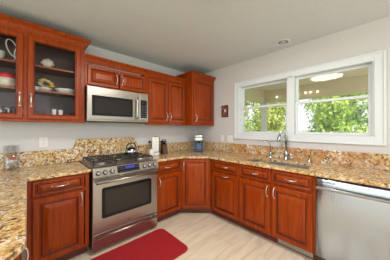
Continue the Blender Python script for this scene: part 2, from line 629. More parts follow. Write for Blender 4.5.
def carcass(parent, x0, x1, depth, z0, z1, toe=0.0, t=.018, frame=.035, mids=(), rails=(), name='cabinet_box', toe_in=.075):
    """open-fronted box of panels with a face frame; local front faces -y; back at y=-0.003"""
    mb = MB()
    yb, yf = -.003, -depth
    zf = z0 + toe
    mb.box((x0, yb, zf), (x0 + t, yf + .02, z1)); mb.box((x1 - t, yb, zf), (x1, yf + .02, z1))
    mb.box((x0 + t, yb, zf), (x1 - t, yf + .02, zf + t))
    mb.box((x0 + t, yb, zf + t), (x1 - t, yb - .008, z1))
    # face frame
    mb.box((x0, yf + .02, zf), (x0 + frame, yf, z1), .0015); mb.box((x1 - frame, yf + .02, zf), (x1, yf, z1), .0015)
    mb.box((x0 + frame, yf + .02, z1 - frame), (x1 - frame, yf, z1)); mb.box((x0 + frame, yf + .02, zf), (x1 - frame, yf, zf + frame))
    for m in mids:
        mb.box((m - frame / 2, yf + .02, zf + frame), (m + frame / 2, yf, z1 - frame))
    for r in rails:
        mb.box((x0 + frame, yf + .019, r - frame / 2), (x1 - frame, yf + .001, r + frame / 2))
    o = mb.build(name, M['cherry'], parent)
    if toe:
        mb = MB()
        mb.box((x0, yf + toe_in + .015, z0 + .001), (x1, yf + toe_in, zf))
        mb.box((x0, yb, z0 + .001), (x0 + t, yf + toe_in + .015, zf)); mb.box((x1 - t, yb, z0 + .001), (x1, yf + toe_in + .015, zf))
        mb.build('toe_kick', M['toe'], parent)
    return o

CROWN = [(0, 0), (.006, 0), (.010, .010), (.014, .013), (.022, .030), (.040, .048), (.046, .050), (.052, .058), (.056, .060), (.056, .075), (0, .075)]
def crown(parent, x0, x1, yf, z, ret_l=None, ret_r=None, k=1.0, name='crown_moulding'):
    prof = [(a * k, b * k) for a, b in CROWN]
    path = []
    if ret_l is not None:
        path.append(((x0, ret_l, z), (-1, 0)))
        path.append(((x0, yf, z), (-1, -1)))
    else:
        path.append(((x0, yf, z), (0, -1)))
    if ret_r is not None:
        path.append(((x1, yf, z), (1, -1)))
        path.append(((x1, ret_r, z), (1, 0)))
    else:
        path.append(((x1, yf, z), (0, -1)))
    mb = MB(); mb.sweep(prof, path)
    return mb.build(name, M['cherry'], parent)

# ---------------------------------------------------------------- upper cabinets (range wall)
# glass-fronted cabinet
GX0, GX1 = -3.045, -2.100
gz0, gz1 = 1.385, 2.245
t = thing('glass_front_cabinet', 'tall cherry wall cabinet with two glass doors and dishes inside', 'cabinet')
mb = MB()
mb.box((GX0, -.003, gz0), (GX0 + .018, -.29, gz1)); mb.box((GX1 - .018, -.003, gz0), (GX1, -.29, gz1))
mb.mi = 1
mb.box((GX0 + .018, -.003, gz0 + .0), (GX1 - .018, -.012, gz1))
mb.box((GX0 + .018, -.012, gz0), (GX0 + .021, -.29, gz1)); mb.box((GX1 - .021, -.012, gz0), (GX1 - .018, -.29, gz1))
mb.box((GX0 + .021, -.012, gz1 - .018), (GX1 - .021, -.29, gz1)); mb.box((GX0 + .021, -.012, gz0), (GX1 - .021, -.29, gz0 + .018))
mb.mi = 0
mb.box((GX0, -.29, gz0), (GX0 + .04, -.31, gz1)); mb.box((GX1 - .056, -.29, gz0), (GX1, -.31, gz1))
mb.box((GX0 + .04, -.29, gz1 - .05), (GX1 - .056, -.31, gz1)); mb.box((GX0 + .04, -.29, gz0), (GX1 - .056, -.31, gz0 + .018))
mb.box((-2.604, -.29, gz0 + .018), (-2.576, -.31, gz1 - .05))
mb.build('cabinet_box', [M['cherry'], M['cab_in']], t)
for z in (1.690, 1.943):
    mb = MB(); mb.mi = 1; mb.box((GX0 + .022, -.013, z - .018), (GX1 - .022, -.268, z)); mb.mi = 0
    mb.box((GX0 + .022, -.268, z - .018), (GX1 - .022, -.276, z), .002)
    mb.build('shelf', [M['shelf'], M['cab_in']], t)
def glass_door(x0, x1, z0, z1, hx):
    yb = -.311
    fr = .050
    mb = MB()
    f = yb - .020
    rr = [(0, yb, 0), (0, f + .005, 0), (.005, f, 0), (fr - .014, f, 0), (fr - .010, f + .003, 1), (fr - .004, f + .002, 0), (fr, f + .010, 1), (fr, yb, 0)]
    prev = None; first = None
    for ins, y, mi in rr:
        v = [mb.bm.verts.new(c) for c in ((x0 + ins, y, z0 + ins), (x1 - ins, y, z0 + ins), (x1 - ins, y, z1 - ins), (x0 + ins, y, z1 - ins))]
        if prev:
            mb.mi = mi
            for k in range(4):
                l = (k + 1) % 4
                mb.face([prev[k], prev[l], v[l], v[k]])
        else:
            first = v
        prev = v
    mb.mi = 0
    for k in range(4):
        l = (k + 1) % 4
        mb.face([prev[k], prev[l], first[l], first[k]])
    d = mb.build('door', [M['cherry'], M['glaze']], t)
    mb = MB(); mb.box((x0 + fr - .004, yb - .006, z0 + fr - .004), (x1 - fr + .004, yb - .002, z1 - fr + .004))
    mb.build('glass_pane', M['cabglass'], d)
    add_pull(d, hx, 1.573, f, .115)
glass_door(-3.010, -2.606, 1.392, 2.200, -2.628)
glass_door(-2.574, -2.146, 1.392, 2.200, -2.549)
crown(t, GX0, GX1, -.31, gz1 - .005, None, -.004, 1.0)
mb = MB(); mb.box((GX0, -.28, gz0 - .024), (GX1, -.318, gz0 + .001), .004); mb.build('light_rail', M['cherry'], t)

# short cabinet above the microwave
t = thing('over_microwave_cabinet', 'short two-door cherry wall cabinet directly above the microwave', 'cabinet')
carcass(t, -2.096, -1.332, .31, 1.796, 2.095, frame=.022)
for x0, x1, hx in ((-2.074, -1.722, -1.748), (-1.706, -1.352, -1.680)):
    d = add_door(t, x0, 1.812, x1, 2.045, -.311, .046, .028)
    add_pull(d, hx, 1.925, -.331, .10)
crown(t, -2.096, -1.332, -.31, 2.085, None, None, .9)

# tall two-door cabinet to the right of the microwave
t = thing('two_door_wall_cabinet', 'cherry wall cabinet with two tall doors right of the microwave', 'cabinet')
carcass(t, -1.328, -.577, .31, 1.372, 2.095, frame=.034, mids=(-.948,))
for x0, x1, hx in ((-1.296, -.956, -.982), (-.940, -.602, -.914)):
    d = add_door(t, x0, 1.392, x1, 2.050, -.311, .056, .034)
    add_pull(d, hx, 1.487, -.331, .112)
crown(t, -1.328, -.575, -.31, 2.085, None, None, .9)
mb = MB(); mb.box((-1.328, -.285, 1.352), (-.577, -.316, 1.373), .004); mb.build('light_rail', M['cherry'], t)

# deep corner cabinet
t = thing('corner_wall_cabinet', 'deep single-door cherry wall cabinet in the corner by the window wall', 'cabinet')
carcass(t, -.572, -.012, .478, 1.372, 2.195, frame=.044)
d = add_door(t, -.530, 1.394, -.052, 2.150, -.479, .060, .036)
add_pull(d, -.503, 1.475, -.499, .112)
crown(t, -.572, -.012, -.478, 2.190, -.004, None, .95)
mb = MB(); mb.box((-.572, -.45, 1.352), (-.012, -.484, 1.373), .004); mb.box((-.572, -.004, 1.352), (-.552, -.45, 1.373)); mb.build('light_rail', M['cherry'], t)

# ---------------------------------------------------------------- base cabinets
CT0, CT1 = .850, .880
BD = .612
# left of range
t = thing('base_cabinet', 'cherry base cabinet with one drawer over one door, left of the range', 'cabinet')
carcass(t, -2.574, -2.116, BD, 0, CT0 - .002, toe=.10, frame=.034, rails=(.690,))
d = add_door(t, -2.541, .704, -2.162, .836, -BD - .001, .030, .018, 'drawer'); add_pull(d, -2.352, .770, -BD - .021, .115, False)
d = add_door(t, -2.541, .112, -2.162, .682, -BD - .001, .060, .034); add_pull(d, -2.186, .600, -BD - .021, .112)
# peninsula cabinet facing +x
t = thing('peninsula_cabinet', 'cherry base cabinet under the near end of the granite peninsula', 'cabinet', (-3.212, -1.82, 0), PI / 2)
carcass(t, 0, 1.19, BD - .02, 0, CT0 - .002, toe=.10, frame=.034, rails=(.690,), mids=(.52,))
d = add_door(t, .03, .112, .505, .836, -BD + .019, .060, .034); add_pull(d, .36, .66, -BD - .001, .112)
d = add_door(t, .535, .112, .80, .836, -BD + .019, .060, .034)
# right of range
t = thing('base_cabinet', 'cherry base cabinet with one drawer over one door, right of the range', 'cabinet')
carcass(t, -1.345, -.917, BD, 0, CT0 - .002, toe=.10, frame=.026, rails=(.676,))
d = add_door(t, -1.328, .690, -.940, .832, -BD - .001, .030, .018, 'drawer'); add_pull(d, -1.155, .760, -BD - .021, .105, False)
d = add_door(t, -1.328, .112, -.940, .664, -BD - .001, .058, .034); add_pull(d, -1.302, .570, -BD - .021, .112)
# diagonal corner
t = thing('corner_base_cabinet', 'cherry corner base cabinet with a single tall diagonal door', 'cabinet')
mb = MB()
poly = [(-.915, -.004), (-.915, -.612), (-.612, -.915), (-.004, -.915), (-.004, -.004)]
mb.prism(poly, .10, CT0 - .002)
mb.build('cabinet_box', M['cherry'], t)
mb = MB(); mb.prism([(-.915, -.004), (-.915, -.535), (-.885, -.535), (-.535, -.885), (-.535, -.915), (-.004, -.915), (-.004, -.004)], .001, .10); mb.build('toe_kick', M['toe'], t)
dl = math.hypot(.303, .303)
mb = MB()
q = Matrix.Translation(((-.915 - .612) / 2, (-.612 - .915) / 2, 0)) @ Matrix.Rotation(-PI / 4, 4, 'Z')
rings_panel(mb, -.194, .112, .194, .836, -.001, door_rings(-.001, .050, True, .034))
for v in mb.bm.verts: v.co = q @ v.co
d = mb.build('door', [M['cherry'], M['glaze']], t)
h = add_pull(d, -.168, .735, -.021, .105)
h.matrix_local = q
# window wall
RW = -PI / 2
t = thing('pull_out_base_cabinet', 'narrow cherry base cabinet with drawer over top-pull door, left of the sink cabinet', 'cabinet', (0, -.917, 0), RW)
carcass(t, 0, .506, BD, 0, CT0 - .002, toe=.10, frame=.034, rails=(.683,))
# depth direction: local -y -> world -x
d = add_door(t, .060, .698, .494, .834, -BD - .001, .030, .018, 'drawer'); add_pull(d, .290, .766, -BD - .021, .100, False)
d = add_door(t, .060, .112, .494, .668, -BD - .001, .058, .034); add_pull(d, .290, .640, -BD - .021, .100, False)
t = thing('sink_base_cabinet', 'wide cherry base cabinet under the sink with two doors and two drawer fronts', 'cabinet', (0, -1.425, 0), RW)
carcass(t, 0, .838, BD, 0, CT0 - .002, toe=.10, frame=.034, rails=(.680,), mids=(.419,))
for x0, x1, hx in ((.022, .407, .380), (.431, .818, .458)):
    d = add_door(t, x0, .695, x1, .834, -BD - .001, .030, .018, 'drawer'); add_pull(d, (x0 + x1) / 2, .765, -BD - .021, .100, False)
    d = add_door(t, x0, .112, x1, .666, -BD - .001, .058, .034); add_pull(d, hx, .592, -BD - .021, .112)
mb = MB()
mb.box((.46, -.540, .012), (.80, -.536, .092))
for k in range(9):
    mb.box((.47, -.546, .018 + k * .008), (.79, -.540, .022 + k * .008))
mb.build('floor_vent_grille', M['steel'], t)

# ---------------------------------------------------------------- countertops, backsplash
def with_cuts(o, cutters):
    for c in cutters:
        m = o.modifiers.new('cut', 'BOOLEAN'); m.operation = 'DIFFERENCE'; m.solver = 'EXACT'; m.object = c
    dg = bpy.context.evaluated_depsgraph_get()
    me = bpy.data.meshes.new_from_object(o.evaluated_get(dg))
    o.modifiers.clear()
    old = o.data; o.data = me
    bpy.data.meshes.remove(old)
    for c in cutters:
        bpy.data.objects.remove(c)
pts = [(-2.107, -.003), (-2.107, -.646), (-2.575, -.646)]
for k in range(9):
    a = -k / 8 * PI / 2
    pts.append((-2.695 + .12 * math.cos(a), -1.76 + .12 * math.sin(a)))
pts += [(-3.35, -1.89), (-3.35, -.003)]
mb = MB(); mb.prism(pts, CT0, CT1, 'z', .005)
tag(mb.build('countertop', M['granite']), 'gold granite peninsula countertop with a rounded near corner, left of the range', 'countertop')
mb = MB()
mb.prism([(-1.344, -.003), (-1.344, -.646), (-.905, -.646), (-.646, -.905), (-.646, -2.93), (-.003, -2.93), (-.003, -.003)], CT0, CT1, 'z', .005)
ct = mb.build('countertop', M['granite'])
tag(ct, 'gold granite countertop wrapping the corner below the window, holding the sink', 'countertop')
cut = []
SB, LB = (-1.455, -1.625), (-1.665, -2.165)
SX0, SX1 = -.520, -.175
for (a, b) in (SB, LB):
    mb = MB(); mb.box((SX0, a, CT0 - .03), (SX1, b, CT1 + .03)); cut.append(mb.build('cutter', M['granite']))
bpy.context.view_layer.update()
with_cuts(ct, cut)

e = .0005
mb = MB(); mb.box((-3.35, -.003, CT1 + e), (-2.255, -.023, 1.045), .002)
tag(mb.build('backsplash', M['granite_splash']), 'low granite backsplash strip behind the left counter below the outlet', 'backsplash')
def ogee(x0, z0, x1, z1, n=8):
    return [(x0 + (x1 - x0) * i / n, z0 + (z1 - z0) * (.5 - .5 * math.cos(PI * i / n))) for i in range(n + 1)]
poly = [(-1.312, .885), (-1.312, 1.035)] + ogee(-1.318, 1.045, -1.385, 1.165) + ogee(-2.118, 1.165, -2.172, 1.050) + [(-2.253, 1.045), (-2.253, .885)]
mb = MB(); mb.prism(poly, -.024, -.003, 'y')
tag(mb.build('backsplash', M['granite_splash']), 'tall granite backsplash panel with curved shoulders behind the range', 'backsplash')
mb = MB(); mb.box((-1.310, -.003, CT1 + e), (-.003, -.023, 1.036), .002)
tag(mb.build('backsplash', M['granite_splash']), 'low granite backsplash strip right of the range, running into the corner', 'backsplash')
mb = MB(); mb.box((-.003, -.024, CT1 + e), (-.023, -2.93, 1.040), .002)
tag(mb.build('backsplash', M['granite_vein']), 'long veined granite backsplash strip under the window', 'backsplash')

# ---------------------------------------------------------------- microwave
t = thing('microwave', 'stainless over-the-range microwave with black glass door', 'microwave', (-1.714, 0, 1.372))
X0, X1, H, YF = -.376, .376, .416, -.398
mb = MB(); mb.box((X0, -.004, .010), (X1, YF + .035, H), .004); mb.mi = 1; mb.box((X0 + .02, -.03, 0), (X1 - .02, YF + .05, .012)); mb.build('case', [M['steel_d'], M['black']], t)
mb = MB(); mb.box((X0, YF + .034, .030), (.245, YF, H - .004), .005); d = mb.build('door', M['steel_w'], t)
mb = MB(); mb.box((X0 + .045, YF, .075), (.148, YF - .003, .312), .002); g = mb.build('black_surround', M['blackglass'], d)
mb = MB(); mb.box((X0 + .075, YF - .003, .105), (.118, YF - .0045, .280), .001); mb.build('door_glass', M['mwglass'], g)
mb = MB()
mb.tube([(.200, YF - .030, .055), (.200, YF - .036, .09), (.200, YF - .036, .30), (.200, YF - .030, .335)], .0125, 12)
for z in (.07, .32): mb.tube([(.200, YF, z), (.200, YF - .032, z)], .009, 8)
mb.build('handle', M['steel_w'], d)
mb = MB(); mb.box((.247, YF + .034, .030), (X1, YF, H - .004), .005); p = mb.build('control_panel', M['steel_w'], t)
mb = MB(); mb.box((.258, YF, .070), (.352, YF - .002, .318), .001); k = mb.build('keypad', M['blackglass'], p)
mb = MB()
for r in range(6):
    for c in range(3):
        mb.box((.268 + c * .027, YF - .002, .085 + r * .029), (.288 + c * .027, YF - .0032, .103 + r * .029))
mb.build('buttons', M['darkgrey'], k)
mb = MB(); mb.box((.268, YF - .002, .270), (.342, YF - .0032, .304)); mb.build('display', M['ovenglass'], k)
mb = MB(); mb.box((X0, YF + .03, .012), (X1, YF + .006, .029), .003); mb.build('trim_strip', M['steel_d'], t)

# ---------------------------------------------------------------- range
t = thing('gas_range', 'stainless slide-in gas range with black grates and large oven door', 'range', (-1.725, 0, 0))
X0, X1 = -.374, .374
mb = MB()
mb.box((X0 + .004, -.04, .03), (X1 - .004, -.625, .80)); mb.mi = 1
mb.box((X0 + .02, -.10, .001), (X1 - .02, -.58, .03))
mb.build('body', [M['steel_d'], M['black']], t)
mb = MB(); mb.prism([(X0, -.030), (X0, -.650), (X1, -.650), (X1, -.030)], .800, .892, 'z', .004); mb.mi = 1
mb.box((X0 + .035, -.075, .892), (X1 - .035, -.590, .8935))
ck = mb.build('cooktop', [M['steel_w'], M['steel_d']], t)
# sloped control panel
mb = MB()
prof = [(-.640, .780), (-.690, .780), (-.696, .800), (-.668, .884), (-.650, .893), (-.640, .893)]
v0 = [mb.bm.verts.new((X0, y, z)) for y, z in prof]; v1 = [mb.bm.verts.new((X1, y, z)) for y, z in prof]
n = len(prof)
mb.face(v0); mb.face(v1[::-1])
for i in range(n):
    j = (i + 1) % n
    mb.face([v0[i], v0[j], v1[j], v1[i]])
cp = mb.build('control_panel', M['steel_w'], t)
sl = Vector((0, -.668 + .696, .884 - .800)).normalized(); no = Vector((0, -sl.z, sl.y))
def on_panel(u, x): return Vector((x, -.696, .800)) + sl * u
def panel_box(mb, x0, x1, u0, u1, h):
    a = [on_panel(u0, x0), on_panel(u0, x1), on_panel(u1, x1), on_panel(u1, x0)]
    b = [p + no * h for p in a]
    A = [mb.bm.verts.new(p) for p in a]; B = [mb.bm.verts.new(p) for p in b]
    mb.face(B); mb.face(A[::-1])
    for i in range(4):
        j = (i + 1) % 4
        mb.face([A[i], A[j], B[j], B[i]])
mb = MB(); panel_box(mb, -.137, .117, .006, .082, .0025); dp = mb.build('display_panel', M['blackglass'], cp)
mb = MB(); panel_box(mb, -.050, .060, .042, .074, .0035); mb.build('lit_display', M['display'], dp)
mb = MB()
for k in range(4):
    for r in range(2):
        panel_box(mb, -.128 + k * .018, -.117 + k * .018, .040 + r * .020, .050 + r * .020, .0035)
        panel_box(mb, .068 + k * .012, .076 + k * .012, .040 + r * .020, .050 + r * .020, .0035)
for k in range(12): panel_box(mb, -.120 + k * .019, -.108 + k * .019, .014, .022, .0035)
mb.build('touch_keys', M['darkgrey'], dp)
rot = Vector((0, 0, 1)).rotation_difference(no).to_matrix()
for x in (-.325, -.260, -.192, .180, .248, .322):
    mb = MB()
    mb.lathe([(.027, 0), (.027, .005), (.021, .008), (.0205, .030), (.017, .035), (.010, .036)], (0, 0, 0), 20)
    mb.box((-.0045, -.020, .033), (.0045, .020, .042), .002)
    c = on_panel(.036, x)
    for v in mb.bm.verts: v.co = rot @ v.co + c
    mb.build('knob', M['chrome'], cp)
# oven door
mb = MB()
mb.box((X0, -.628, .212), (X1, -.668, .772), .006)
od = mb.build('oven_door', M['steel_w'], t)
def rrect(x0, z0, x1, z1, r, n=5):
    out = []
    for cx, cz, a0 in ((x1 - r, z0 + r, -PI / 2), (x1 - r, z1 - r, 0), (x0 + r, z1 - r, PI / 2), (x0 + r, z0 + r, PI)):
        for i in range(n + 1):
            a = a0 + i / n * PI / 2
            out.append((cx + r * math.cos(a), cz + r * math.sin(a)))
    return out
mb = MB(); mb.prism(rrect(-.288, .350, .285, .672, .022), -.6705, -.667, 'y'); ow = mb.build('window_surround', M['blackglass'], od)
mb = MB(); mb.prism(rrect(-.255, .385, .252, .635, .012), -.6720, -.6705, 'y'); mb.build('oven_window', M['ovenglass'], ow)
mb = MB()
mb.tube([(X0 + .020, -.722, .742), (X1 - .020, -.722, .742)], .0135, 14)
for s in (-1, 1): mb.tube([(s * .335, -.668, .742), (s * .335, -.722, .742)], [.012, .011], 10)
mb.build('oven_handle', M['steel_w'], od)
mb = MB()
mb.box((-.014, -.668, .240), (.014, -.6705, .268), .0015); mb.mi = 1
mb.lathe([(.0085, 0), (.0085, .0008), (.0068, .0008), (.0068, 0)], (0, -.6705, .254), 18, '-y')
mb.box((-.004, -.6705, .251), (.004, -.6713, .2525)); mb.box((-.0008, -.6705, .249), (.0008, -.6713, .259))
mb.build('emblem', [M['darkgrey'], M['nickel']], od)
# warming drawer
mb = MB(); mb.box((X0, -.628, .022), (X1, -.664, .204), .006); wd = mb.build('drawer', M['steel_w'], t)
mb = MB()
mb.tube([(X0 + .030, -.708, .180), (X1 - .030, -.708, .180)], .012, 14)
for s in (-1, 1): mb.tube([(s * .320, -.664, .180), (s * .320, -.708, .180)], .010, 10)
mb.build('drawer_handle', M['steel_w'], wd)
# burners and grates
BU = ((-.235, -.20, .040), (-.235, -.46, .050), (0, -.33, .058), (.235, -.20, .036), (.235, -.46, .050))
for x, y, r in BU:
    mb = MB()
    mb.lathe([(r + .016, .8935), (r + .014, .899), (r, .900), (r, .908), (r - .004, .911)], (x, y, 0), 24); mb.mi = 1
    mb.lathe([(r - .010, .911), (r - .012, .917), (r - .018, .919)], (x, y, 0), 24)
    mb.build('burner', [M['nickel'], M['iron']], t)
for gx0, gx1 in ((-.350, -.122), (-.116, .116), (.122, .350)):
    mb = MB(); b = .0055; z0, z1 = .924, .938
    y0, y1 = -.085, -.585
    for x in (gx0 + b, gx1 - b): mb.box((x - b, y0, z0), (x + b, y1, z1), .002)
    for y in (y0 - b, (y0 + y1) / 2, y1 + b): mb.box((gx0, y - b, z0), (gx1, y + b, z1), .002)
    xm = (gx0 + gx1) / 2
    for ym in ((y0 * .75 + y1 * .25), (y0 * .25 + y1 * .75)):
        for dx in (-1, 1): mb.box((xm + dx * .030, ym - b, z0), (gx0 if dx < 0 else gx1, ym + b, z1), .002)
        for dy in (-1, 1): mb.box((xm - b, ym + dy * .030, z0), (xm + b, ym + dy * .122, z1), .002)
    for x in (gx0 + b, gx1 - b):
        for y in (y0 - b, y1 + b): mb.box((x - b, y - b, .8935), (x + b, y + b, z0))
    mb.build('grate', M['iron'], t)

# kettle on the back right burner
t = thing('kettle', 'shiny steel tea kettle standing on the rear right burner', 'kettle', (-1.505, -.215, .9385))
mb = MB(); mb.lathe([(.070, 0), (.084, .006), (.088, .03), (.082, .058), (.062, .082), (.034, .094), (.030, .096)], (0, 0, 0), 32); mb.build('kettle_body', M['chrome'], t)
mb = MB(); mb.lathe([(.032, .096), (.030, .101), (.010, .105), (.007, .112), (.012, .117), (.011, .124), (.004, .128)], (0, 0, 0), 20); mb.build('lid', M['chrome'], t)
mb = MB(); mb.tube([(.070, 0, .045), (.100, 0, .066), (.118, 0, .096)], [.020, .014, .010], 12); mb.build('spout', M['chrome'], t)
mb = MB(); mb.tube([(-.068, 0, .075)] + [(.070 * -math.cos(a), 0, .085 + .068 * math.sin(a)) for a in [i / 12 * PI for i in range(13)]] + [(.068, 0, .075)], .0075, 10); mb.build('handle', M['black'], t)

# ---------------------------------------------------------------- dishwasher (front faces -x)
t = thing('dishwasher', 'stainless dishwasher with full-width bar handle under the counter', 'dishwasher', (0, -2.268, 0), RW)
mb = MB(); mb.box((.004, -.05, .06), (.594, -.585, .842)); mb.mi = 1; mb.box((.01, -.10, .001), (.59, -.545, .06)); mb.box((.004, -.585, .835), (.594, -.615, .845)); mb.build('tub', [M['darkgrey'], M['black']], t)
mb = MB()
n = 10
rows = [(.115, 0), (.118, .004), (.770, .004), (.828, .002), (.832, 0)]
grid = []
for z, o in rows:
    grid.append([mb.bm.verts.new((.003 + .592 * i / n, -.632 - o - .008 * (1 - (2 * i / n - 1) ** 2), z)) for i in range(n + 1)])
mb.smooth = True
for a, b in zip(grid, grid[1:]):
    for i in range(n): mb.face([a[i], a[i + 1], b[i + 1], b[i]])
mb.smooth = False
bk = [mb.bm.verts.new(c) for c in ((.003, -.586, .115), (.595, -.586, .115), (.595, -.586, .832), (.003, -.586, .832))]
mb.face(bk)
mb.face([bk[0]] + grid[0] + [bk[1]]); mb.face([bk[3]] + grid[-1] + [bk[2]])
mb.face([bk[0]] + [g[0] for g in grid] + [bk[3]]); mb.face([bk[1]] + [g[-1] for g in grid] + [bk[2]])
dd = mb.build('door', M['steel_v'], t)
mb = MB()
P = [(.012 + .574 * i / 12, -.660 - .012 * (1 - (2 * i / 12 - 1) ** 2), .758) for i in range(13)]
for i in range(12):
    a, b = Vector(P[i]), Vector(P[i + 1])
prof = [(.0, -.013), (-.012, -.010), (-.016, 0), (-.012, .010), (0, .013)]
R = []
for x, y, z in P:
    R.append([mb.bm.verts.new((x, y + a, z + b)) for a, b in prof])
for a, b in zip(R, R[1:]):
    for k in range(5):
        l = (k + 1) % 5
        mb.face([a[k], a[l], b[l], b[k]])
mb.face(R[0]); mb.face(R[-1][::-1])
for x in (.03, .568): mb.box((x - .012, -.636, .750), (x + .012, -.664, .766))
mb.build('handle', M['steel_d'], dd)
mb = MB()
for k in range(2): mb.box((.035, -.6395 - .002, .803 + k * .009), (.150, -.638, .807 + k * .009))
mb.build('vent_slots', M['black'], dd)
mb = MB(); mb.box((.012, -.560, .004), (.586, -.572, .112), .002); mb.build('toe_panel', M['black'], t)
# finished end panel past the dishwasher
mb = MB(); mb.box((-.004, -2.870, .001), (-.612, -2.890, CT0 - .002)); tag(mb.build('cabinet_end_panel', M['cherry']), 'cherry end panel closing the run beside the dishwasher', 'panel')

# ---------------------------------------------------------------- sink and taps
t = thing('sink', 'stainless double-bowl undermount sink set in the granite below the window', 'sink', (0, 0, CT0 - .001))
for nm, (a, b) in (('small_bowl', SB), ('large_bowl', LB)):
    mb = MB(); w = .004; dpt = -.17
    x0, x1, y0, y1 = SX0 - .004, SX1 + .004, a + .004, b - .004
    mb.box((x0 - w, y0 + w, dpt), (x1 + w, y1 - w, dpt - w))
    mb.box((x0 - w, y0 + w, dpt), (x0, y1 - w, 0)); mb.box((x1, y0 + w, dpt), (x1 + w, y1 - w, 0))
    mb.box((x0, y0 + w, dpt), (x1, y0, 0)); mb.box((x0, y1, dpt), (x1, y1 - w, 0))
    bo = mb.build(nm, M['steel_s'], t)
    mb = MB(); mb.lathe([(.038, dpt), (.040, dpt + .003), (.028, dpt + .002), (.026, dpt + .0005)], ((x0 + x1) / 2, (y0 + y1) / 2, 0), 20); mb.build('drain', M['chrome'], bo)

t = thing('kitchen_faucet', 'tall chrome pull-down faucet with an arched neck behind the sink', 'faucet', (-.090, -1.815, CT1 + e))
mb = MB(); mb.lathe([(.030, 0), (.030, .006), (.024, .010), (.022, .10), (.019, .115), (.014, .125)], (0, 0, 0), 20); mb.build('faucet_body', M['chrome'], t)
dirn = Vector((-.55, .835, 0)).normalized()
mb = MB(); pts = [Vector((0, 0, .12)), Vector((0, 0, .31))]
for i in range(1, 11):
    a = i / 10 * PI * .93
    pts.append(Vector((0, 0, .31)) + dirn * (.040 * (1 - math.cos(a))) + Vector((0, 0, .070 * math.sin(a))))
mb.tube(pts, .0135, 12); mb.build('neck', M['chrome'], t)
mb = MB(); pe = pts[-1]; dv = (pts[-1] - pts[-2]).normalized()
mb.tube([pe - dv * .005, pe + dv * .02, pe + dv * .075, pe + dv * .09], [.014, .019, .024, .021], 14); mb.build('spray_head', M['chrome'], t)
mb = MB(); mb.tube([(0, -.015, .070), (-.010, -.045, .074), (-.022, -.095, .084)], [.019, .016, .010], 10); mb.build('lever', M['chrome'], t)

t = thing('filter_tap', 'small chrome water filter tap with a thin curved spout', 'tap', (-.090, -1.605, CT1 + e))
mb = MB(); mb.lathe([(.024, 0), (.024, .006), (.017, .012), (.016, .075), (.013, .085)], (0, 0, 0), 18); mb.build('tap_body', M['chrome'], t)
mb = MB(); pts = [Vector((0, 0, .08)), Vector((0, .006, .17))]
for i in range(1, 9):
    a = i / 8 * PI * .75
    pts.append(Vector((0, .006, .17)) + dirn * (.050 * (1 - math.cos(a))) + Vector((0, 0, .070 * math.sin(a))))
mb.tube(pts, .008, 10); mb.build('spout', M['chrome'], t)
mb = MB(); mb.tube([(0, -.010, .060), (-.005, -.040, .066), (-.008, -.062, .085)], [.008, .007, .006], 8); mb.build('lever', M['black'], t)

t = thing('soap_dispenser', 'short chrome soap dispenser at the right end of the sink', 'soap dispenser', (-.085, -2.085, CT1 + e))
mb = MB(); mb.lathe([(.022, 0), (.022, .006), (.013, .012), (.012, .050), (.009, .055)], (0, 0, 0), 16); mb.build('collar', M['chrome'], t)
mb = MB(); mb.tube([(0, 0, .05), (0, 0, .085), (-.012, .006, .092), (-.065, .02, .085)], [.007, .008, .008, .006], 10); mb.build('pump_spout', M['chrome'], t)
# ---------------------------------------------------------------- things on the counters
# pod coffee maker in the corner, turned 45 degrees
t = thing('pod_coffee_maker', 'silver and blue-grey pod coffee maker standing in the counter corner', 'coffee maker', (-.285, -.345, CT1 + e), -PI / 4)
mb = MB(); mb.box((-.088, .10, 0), (.088, .0, .285), .014); mb.build('rear_housing', M['darkgrey'], t)
mb = MB(); mb.box((-.080, .0, .185), (.080, -.115, .300), .022); hd = mb.build('brew_head', M['steel'], t)
mb = MB(); mb.box((-.060, -.045, .300), (.060, -.110, .306), .002); mb.build('lid_panel', M['darkgrey'], hd)
mb = MB(); mb.tube([(-.070, -.05, .29), (-.070, -.128, .262), (.070, -.128, .262), (.070, -.05, .29)], .008, 8); mb.build('lift_handle', M['chrome'], hd)
mb = MB(); mb.lathe([(.026, .0), (.026, .03), (.018, .036)], (0, -.06, .150), 16); mb.build('brew_nozzle', M['black'], hd)
mb = MB(); mb.box((-.075, .0, 0), (.075, -.120, .032), .008); mb.build('drip_tray', M['darkgrey'], t)
mb = MB()
for s in (-1, 1): mb.box((s * .088, .09, .01), (s * .070, -.030, .26), .008)
mb.build('side_panels', M['blue'], t)
mb = MB(); mb.box((-.135, .085, .0), (-.090, -.03, .255), .014); mb.build('water_tank', M['clear'], t)
mb = MB(); mb.box((-.040, .0, .035), (.040, -.004, .150), .002); mb.build('backplate', M['blue'], t)

# white appliance by the range
t = thing('countertop_appliance', 'white upright countertop appliance with black side knobs, right of the range', 'appliance', (-1.110, -.20, CT1 + e), math.radians(-24))
mb = MB()
prof = [(-.070, .0), (.075, .0), (.075, .045), (.030, .050), (.040, .245), (.020, .285), (-.060, .285), (-.065, .23)]
pp = [(a, b) for a, b in prof]
v0 = [mb.bm.verts.new((-.052, -0 - y, z)) for y, z in pp]; v1 = [mb.bm.verts.new((.052, -y, z)) for y, z in pp]
mb.face(v0); mb.face(v1[::-1])
for i in range(len(pp)):
    j = (i + 1) % len(pp); mb.face([v0[i], v0[j], v1[j], v1[i]])
bmesh.ops.bevel(mb.bm, geom=mb.bm.edges[:], offset=.006, segments=2, affect='EDGES')
mb.build('housing', M['ceramic'], t)
mb = MB(); mb.box((.053, .05, .02), (.066, -.02, .28), .004); mb.box((-.02, -.02, .286), (.045, .05, .296), .003); mb.build('dark_trim', M['darkgrey'], t)
